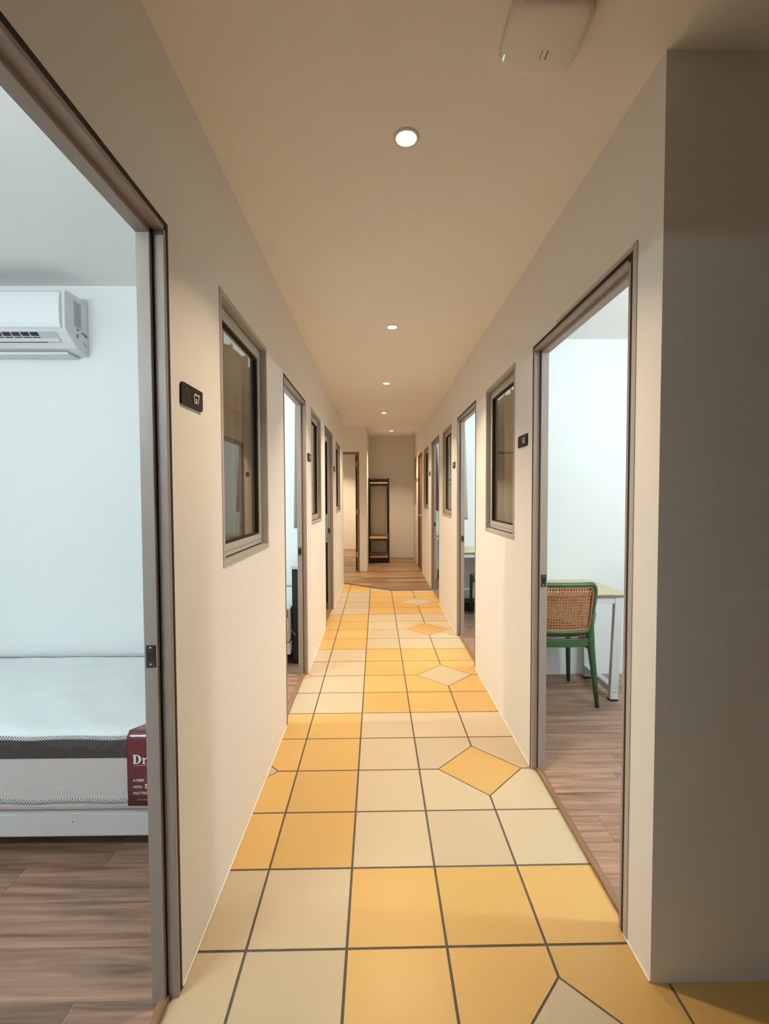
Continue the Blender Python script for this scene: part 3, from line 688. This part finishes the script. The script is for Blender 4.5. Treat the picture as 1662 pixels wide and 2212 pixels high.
        bm = BM(); sw = [(0.018, 0.362), (0.035, 0.3645), (0.06, 0.365), (0.085, 0.3635), (0.085, 0.3665), (0.06, 0.369), (0.035, 0.368)]
        prism(bm, sw, 0.0004, mp); obj('swoosh', bm, 'orange', t)
        for s, sz, u, v, bo in (('A PERF', 0.0135, 0.021, 0.306, 0.0), ('WITH', 0.0125, 0.021, 0.2815, 0.0), ('D', 0.021, 0.064, 0.2815, 0.0006), ('MATTRE', 0.0135, 0.021, 0.258, 0.0)):
            text_mesh(s, sz, lambda x, y, z: mp(u+x, v+y, 0.0007+z), 'lettering', 'white_print', t, bold=bo)
        bm = BM(); prism(bm, [(0.034, 0.2365), (0.072, 0.2365), (0.072, 0.239), (0.034, 0.239)], 0.0004, mp); obj('small_print', bm, 'orange', t)
    else:
        bm = BM()                                        # crumpled loose end of the plastic bag
        pts = [(-0.06, 0.47), (-0.02, 0.40), (0.015, 0.335), (0.0, 0.29), (-0.03, 0.23), (-0.08, 0.21)]
        V = [[bm.verts.new((px+1.0, yb-y0-0.014-0.01*math.sin(k*2.1+j), pz-0.184)) for j, px in enumerate((a, a-0.05, -0.2))] for k, (a, pz) in enumerate(pts)]
        for k in range(len(V)-1):
            for j in range(2): bm.faces.new((V[k][j], V[k][j+1], V[k+1][j+1], V[k+1][j]))
        obj('plastic_flap', bm, 'wrap', m, smooth=True)
bed(0.35, 1.25, 'low grey-white bed base in the nearest left bedroom', True); mattress(0.35, 1.25, 'plastic-wrapped white mattress with a maroon tag reading Dr', True)
bed(2.30, 3.20, 'bed with black headboard seen through the second left doorway', False); mattress(2.30, 3.20, 'plastic-wrapped white mattress seen through the second left doorway', False)
bed(4.40, 5.30, 'bed with black headboard seen through the third left doorway', False); mattress(4.40, 5.30, 'white mattress seen through the third left doorway', False)

# light switch on the bedroom side of the left wall
sw = thing('light_switch', 'grey light switch edge just inside the nearest left doorway', 'light switch', (XLI, -0.055, 1.535))
boxo('plate', 'acmatt', sw, -0.014, 0, -0.035, 0.035, -0.03, 0.03, bevel=0.002); boxo('rocker', 'ring', sw, -0.018, -0.014, -0.014, 0.014, -0.02, 0.02, bevel=0.001)

# ------------------------------------------------------------------ air conditioner
ac = thing('air_conditioner', 'white wall-mounted split air conditioner above the mattress', 'air conditioner', (-1.285, LPY[0], 2.255))
xa0, xa1 = -0.40, 0.40
body = [(0.0, 0.15), (-0.165, 0.148), (-0.185, 0.14), (-0.190, 0.12), (-0.190, -0.045), (-0.175, -0.062), (-0.120, -0.108), (-0.10, -0.125), (-0.06, -0.138), (0.0, -0.142)]
bm = BM(); prism(bm, body, xa1-xa0, lambda u, v, t: (xa0+t, u, v)); obj('housing', bm, 'acmatt', ac, bevel=0.004)
pan = [(-0.186, 0.136), (-0.197, 0.128), (-0.206, 0.10), (-0.210, 0.03), (-0.208, -0.03), (-0.200, -0.048), (-0.188, -0.052)]
bm = BM(); prism(bm, pan, 0.776, lambda u, v, t: (xa0+0.008+t, u, v)); obj('front_panel', bm, 'acwhite', ac, bevel=0.003)
# outlet on the sloping lower front: between (-.175,-.062) and (-.120,-.108)
A, Bv = Vector((0, -0.177, -0.060)), Vector((0, -0.121, -0.107)); nn = Vector((0, -0.643, -0.766))
def slope_box(name, m, par, xs0, xs1, s0, s1, h0, h1):
    bm = BM(); vs = bx(bm, 0, 1, 0, 1, 0, 1)
    for v in vs:
        p = A + (Bv-A)*(s0+(s1-s0)*v.co.y) + nn*(h0+(h1-h0)*v.co.z); p.x = xs0+(xs1-xs0)*v.co.x; v.co = p
    return obj(name, bm, m, par)
o = slope_box('air_outlet', 'grey', ac, xa0+0.06, xa1-0.055, 0.05, 0.92, -0.002, 0.0012)
x = xa0+0.09
while x < xa1-0.16:
    slope_box('vane_slot', 'dark', o, x, x+0.040, 0.08, 0.38, 0.0011, 0.0016); slope_box('vane_slot', 'dark', o, x+0.004, x+0.040, 0.46, 0.53, 0.0011, 0.0016); x += 0.047
slope_box('swing_louver', 'acmatt', ac, xa0+0.065, xa1-0.06, 0.56, 0.80, 0.0018, 0.006); slope_box('louver_gap', 'dark', ac, xa0+0.065, xa1-0.13, 0.82, 0.90, 0.001, 0.0018)
st = boxo('rating_label', 'sticker', ac, xa1+0.0002, xa1+0.0012, -0.118, -0.060, -0.015, 0.118)
bm = BM()
for k in range(6): bx(bm, 0.4013, 0.4016, -0.114+0.004*(k % 3), -0.066-0.006*(k % 2), 0.105-0.02*k, 0.108-0.02*k)
obj('print', bm, 'grey_print', st)['kind'] = 'stuff'
bm = BM()
for y, z, a, b in ((-0.10, -0.03, 0.02, 0.010), (-0.06, -0.035, 0.035, 0.008), (-0.035, -0.045, 0.022, 0.014), (-0.10, -0.07, 0.012, 0.022), (-0.045, -0.085, 0.02, 0.004), (-0.035, -0.095, 0.02, 0.004), (-0.03, -0.125, 0.006, 0.006)):
    bx(bm, 0.4002, 0.4008, y, y+a, z, z+b)
obj('print', bm, 'grey_print', ac)['kind'] = 'stuff'
bm = BM(); bx(bm, xa0+0.01, xa1-0.05, -0.10, 0.0, -0.155, -0.1425); obj('drain_tray', bm, 'acmatt', ac, bevel=0.004)

# ------------------------------------------------------------------ desks
def desk(x0, x1, y0, y1, zt, label):
    d = thing('desk', label, 'desk', ((x0+x1)/2, (y0+y1)/2, 0), group='oak top desks with white legs')
    LB('desk_top', 'desktop', d, d, x0, x1, y0, y1, zt-0.018, zt, bevel=0.0015); LB('edge_band', 'deskedge', d, d, x0-0.0005, x1+0.0005, y0-0.0008, y0+0.002, zt-0.0178, zt-0.005)
    for sx in (x0+0.02, x1-0.075):
        a, b = sx, sx+0.05; loc = d.location
        def leg(yt, yb_, name):
            bm = BM(); v = bx(bm, a, b, 0, 1, 0.012, zt-0.0185)
            for q in v:
                top = q.co.z > 0.3; f = q.co.y; q.co.y = (yt if top else yb_)+(f-0.5)*0.035
            bmesh.ops.translate(bm, verts=bm.verts, vec=-loc); return obj(name, bm, 'deskwhite', d, bevel=0.002)
        l1 = leg(y0+0.025, y0+0.078, 'leg'); l2 = leg(y1-0.025, y1-0.06, 'leg')
        LB('foot_bar', 'deskwhite', d, d, a+0.002, b-0.002, y0+0.088, y1-0.074, 0.05, 0.095, bevel=0.002)
        LB('side_rail', 'deskwhite', d, d, a+0.002, b-0.002, y0+0.043, y1-0.043, zt-0.06, zt-0.0185, bevel=0.002)
        LB('foot_pad', 'black', l1, d, a-0.001, b+0.001, y0+0.058, y0+0.098, 0, 0.012); LB('foot_pad', 'black', l2, d, a-0.001, b+0.001, y1-0.08, y1-0.04, 0, 0.012)
        bm = BM(); lathe(bm, [(0.008, 0), (0.006, 0.003), (0.001, 0.0036)], (0, 0, 0), 10); bmesh.ops.rotate(bm, verts=bm.verts, cent=(0, 0, 0), matrix=Matrix.Rotation(math.pi/2, 3, 'X'))
        bmesh.ops.translate(bm, verts=bm.verts, vec=Vector(((a+b)/2, y0+0.0565, 0.066))-loc); obj('bolt', bm, 'steel', l1, smooth=True)
    for yy in (y0+0.014, y1-0.039): LB('apron', 'deskwhite', d, d, x0+0.0705, x1-0.0755, yy, yy+0.022, zt-0.062, zt-0.0185, bevel=0.002)
    return d
desk(1.555, 2.285, 1.575, 2.095, 0.718, 'pale oak desk with white steel legs behind the green chair')
desk(1.555, 2.285, 3.76, 4.285, 0.722, 'pale oak desk seen through the second right doorway')
desk(1.555, 2.285, 5.93, 6.445, 0.722, 'pale oak desk seen through the third right doorway')
def low_box(x0, x1, y0, y1, h, label):
    b = thing('storage_box', label, 'box', ((x0+x1)/2, (y0+y1)/2, 0), group='low black boxes under desks')
    LB('body', 'headboard', b, b, x0, x1, y0, y1, 0.0, h-0.02, bevel=0.006); LB('lid', 'headboard', b, b, x0-0.006, x1+0.006, y0-0.006, y1+0.006, h-0.02, h, bevel=0.005)
low_box(1.63, 2.12, 4.02, 4.24, 0.10, 'low black box under the desk in the second right doorway')
low_box(1.63, 2.12, 6.1, 6.36, 0.12, 'low black box under the desk in the third right doorway')

# ------------------------------------------------------------------ green cane chair
def chair(loc, label):
    """local: origin at floor under the seat centre, back toward -y, width x +-0.215"""
    c = thing('dining_chair', label, 'chair', loc, group='green chairs with cane backs')
    S = lambda y: y                                   # readability
    hw = 0.205
    bow = lambda x: -0.030*(1-(x/hw)**2)              # back bows to the rear in plan
    yb = -0.205
    # back loop: rounded rectangle z .485 ... .80, slight backward lean
    def back_pt(u, v):                                # u -1..1, v 0..1
        z = 0.480+v*0.307; wv = hw*(0.90+0.10*v)
        return Vector((u*wv, yb+bow(u*hw)-0.035*v, z))
    loop = []
    R = 0.16
    for (cu, cv, a0) in ((1-R, 1-R*1.35, 0), (-(1-R), 1-R*1.35, 90), (-(1-R), R*1.0, 180), (1-R, R*1.0, 270)):
        for k in range(7):
            a = math.radians(a0+15*k); loop.append((cu+R*math.cos(a), cv+R*1.35*math.sin(a) if a0 < 180 else cv+R*1.0*math.sin(a)))
    # densify
    dense = []
    for i in range(len(loop)):
        p, q = loop[i], loop[(i+1) % len(loop)]; m_ = max(1, int(math.hypot(q[0]-p[0], q[1]-p[1])/0.12))
        for j in range(m_): dense.append((p[0]+(q[0]-p[0])*j/m_, p[1]+(q[1]-p[1])*j/m_))
    bm = BM(); loft_closed(bm, [back_pt(u, v) for u, v in dense], (0.016, 0.017), 10); obj('back_frame', bm, 'green', c, smooth=True)
    bm = BM(); loft_closed(bm, [back_pt(u*0.925, 0.5+(v-0.5)*0.90)+Vector((0, -0.004, 0)) for u, v in dense], (0.006, 0.010), 8); rim = obj('cane_border', bm, 'cane', c, smooth=True)
    # perforated cane panel: each cell a ring round a real hole
    def holes(bm, f, nu, nv, r=0.30):
        cache = {}
        def vert(i, j):
            if (i, j) not in cache: cache[(i, j)] = bm.verts.new(f(i/(2*nu), j/(2*nv)))
            return cache[(i, j)]
        for a in range(nu):
            for b in range(nv):
                off = [(0, 0), (1, 0), (2, 0), (2, 1), (2, 2), (1, 2), (0, 2), (0, 1)]
                O = [vert(2*a+i, 2*b+j) for i, j in off]
                I = [bm.verts.new(f((a+0.5+r*math.cos(math.radians(225+45*k)))/nu, (b+0.5+r*math.sin(math.radians(225+45*k)))/nv)) for k in range(8)]
                for k in range(8): bm.faces.new((O[k], O[(k+1) % 8], I[(k+1) % 8], I[k]))
    bm = BM(); holes(bm, lambda s, t: back_pt((s*2-1)*0.915, 0.05+0.90*t)+Vector((0, 0.003, 0)), 20, 15); p = obj('cane_panel', bm, 'cane', c)
    so = p.modifiers.new('thick', 'SOLIDIFY'); so.thickness = 0.004
    # seat
    def seat_pt(u, v): return Vector((u*(0.205+0.012*v), -0.205+0.03*(u*u-1)*(1-v)+v*0.40+0.02*(1-u*u)*v, 0.436-0.012*(1-u*u)*(1-(2*v-1)**2)))
    per = [(-1+2*k/14, 0) for k in range(14)]+[(1, k/14) for k in range(14)]+[(1-2*k/14, 1) for k in range(14)]+[(-1, 1-k/14) for k in range(14)]
    bm = BM(); top = [bm.verts.new(seat_pt(u, v)) for u, v in per]; bot = [bm.verts.new(seat_pt(u, v)+Vector((0, 0, -0.055))) for u, v in per]
    it = [bm.verts.new(seat_pt(u*0.9, 0.5+(v-0.5)*0.9)) for u, v in per]; ib = [bm.verts.new(seat_pt(u*0.9, 0.5+(v-0.5)*0.9)+Vector((0, 0, -0.055))) for u, v in per]
    n = len(per)
    for k in range(n):
        k2 = (k+1) % n
        for A_, B_ in ((top, bot), (top, it), (bot, ib), (it, ib)): bm.faces.new((A_[k], A_[k2], B_[k2], B_[k]))
    obj('seat_rim', bm, 'green', c, smooth=False, bevel=0.004)
    bm = BM(); holes(bm, lambda s, t: seat_pt((s*2-1)*0.93, 0.04+0.92*t)+Vector((0, 0, 0.008+0.006*math.sin(math.pi*s))), 14, 14, 0.22); p = obj('cane_seat', bm, 'cane', c)
    so = p.modifiers.new('thick', 'SOLIDIFY'); so.thickness = 0.006
    for s in (-1, 1):
        # rear leg sweeps down from the back loop
        bm = BM(); tube(bm, [(s*0.199, yb-0.022, 0.60), (s*0.190, yb-0.004, 0.52), (s*0.189, yb+0.002, 0.45), (s*0.193, yb-0.004, 0.36), (s*0.203, yb-0.020, 0.22), (s*0.216, yb-0.046, 0.0)], [0.014, 0.018, (0.025, 0.021), (0.023, 0.020), 0.018, 0.013], 12); obj('leg', bm, 'green', c, smooth=True)
        bm = BM(); tube(bm, [(s*0.198, 0.172, 0.43), (s*0.200, 0.174, 0.36), (s*0.206, 0.176, 0.0)], [0.022, 0.019, 0.013], 12); obj('leg', bm, 'green', c, smooth=True)
        bm = BM(); tube(bm, [(s*0.186, yb, 0.375), (s*0.185, yb+0.05, 0.36), (s*0.19, yb+0.1, 0.385), (s*0.195, yb+0.15, 0.41)], 0.011, 8); obj('brace', bm, 'green', c, smooth=True)
    return c
ch = chair((1.868, 1.80, 0), 'green plastic chair with tan cane back at the nearest right desk')
dup(ch, (1.965, 3.80, 0), 'green chair mostly hidden at the edge of the second right doorway')

# ------------------------------------------------------------------ rack at the end of the corridor
rk = thing('coat_rack', 'tall black steel rack with wooden shelves against the end wall', 'rack', (0.70, 8.2, 0))
x0, x1, y0, y1, H = 0.487, 0.905, 7.83, 8.66, 1.70
ZF = 0.0095
for xx in (x0, x1-0.03):
    for yy in (y0, y1-0.03): LB('post', 'rack', rk, rk, xx, xx+0.03, yy, yy+0.03, ZF, H, bevel=0.002)
for z in (H-0.028, 1.575, 0.475, 0.10):
    for yy in (y0, y1-0.03): LB('crossbar', 'rack', rk, rk, x0+0.03, x1-0.03, yy+0.003, yy+0.027, z-0.014, z+0.014)
    for xx in (x0, x1-0.03): LB('side_bar', 'rack', rk, rk, xx+0.003, xx+0.027, y0+0.03, y1-0.03, z-0.014, z+0.014)
for z in (1.591, 0.491, 0.116): LB('shelf', 'rackwood', rk, rk, x0+0.004, x1-0.004, y0+0.002, y1-0.004, z, z+0.020, bevel=0.002)
LB('shelf_shade', 'rack', rk, rk, x0+0.03, x1-0.045, y0+0.02, y0+0.03, ZF+0.002, 0.085)  # black sheet standing in for the shade below the lowest shelf
bm = BM(); tube(bm, [(0.698, y0+0.03, 1.562), (0.698, y0+0.012, 1.545), (0.698, y0-0.004, 1.525), (0.698, y0-0.012, 1.53)], 0.006, 8); bmesh.ops.translate(bm, verts=bm.verts, vec=-rk.location); obj('hook', bm, 'rack', rk)
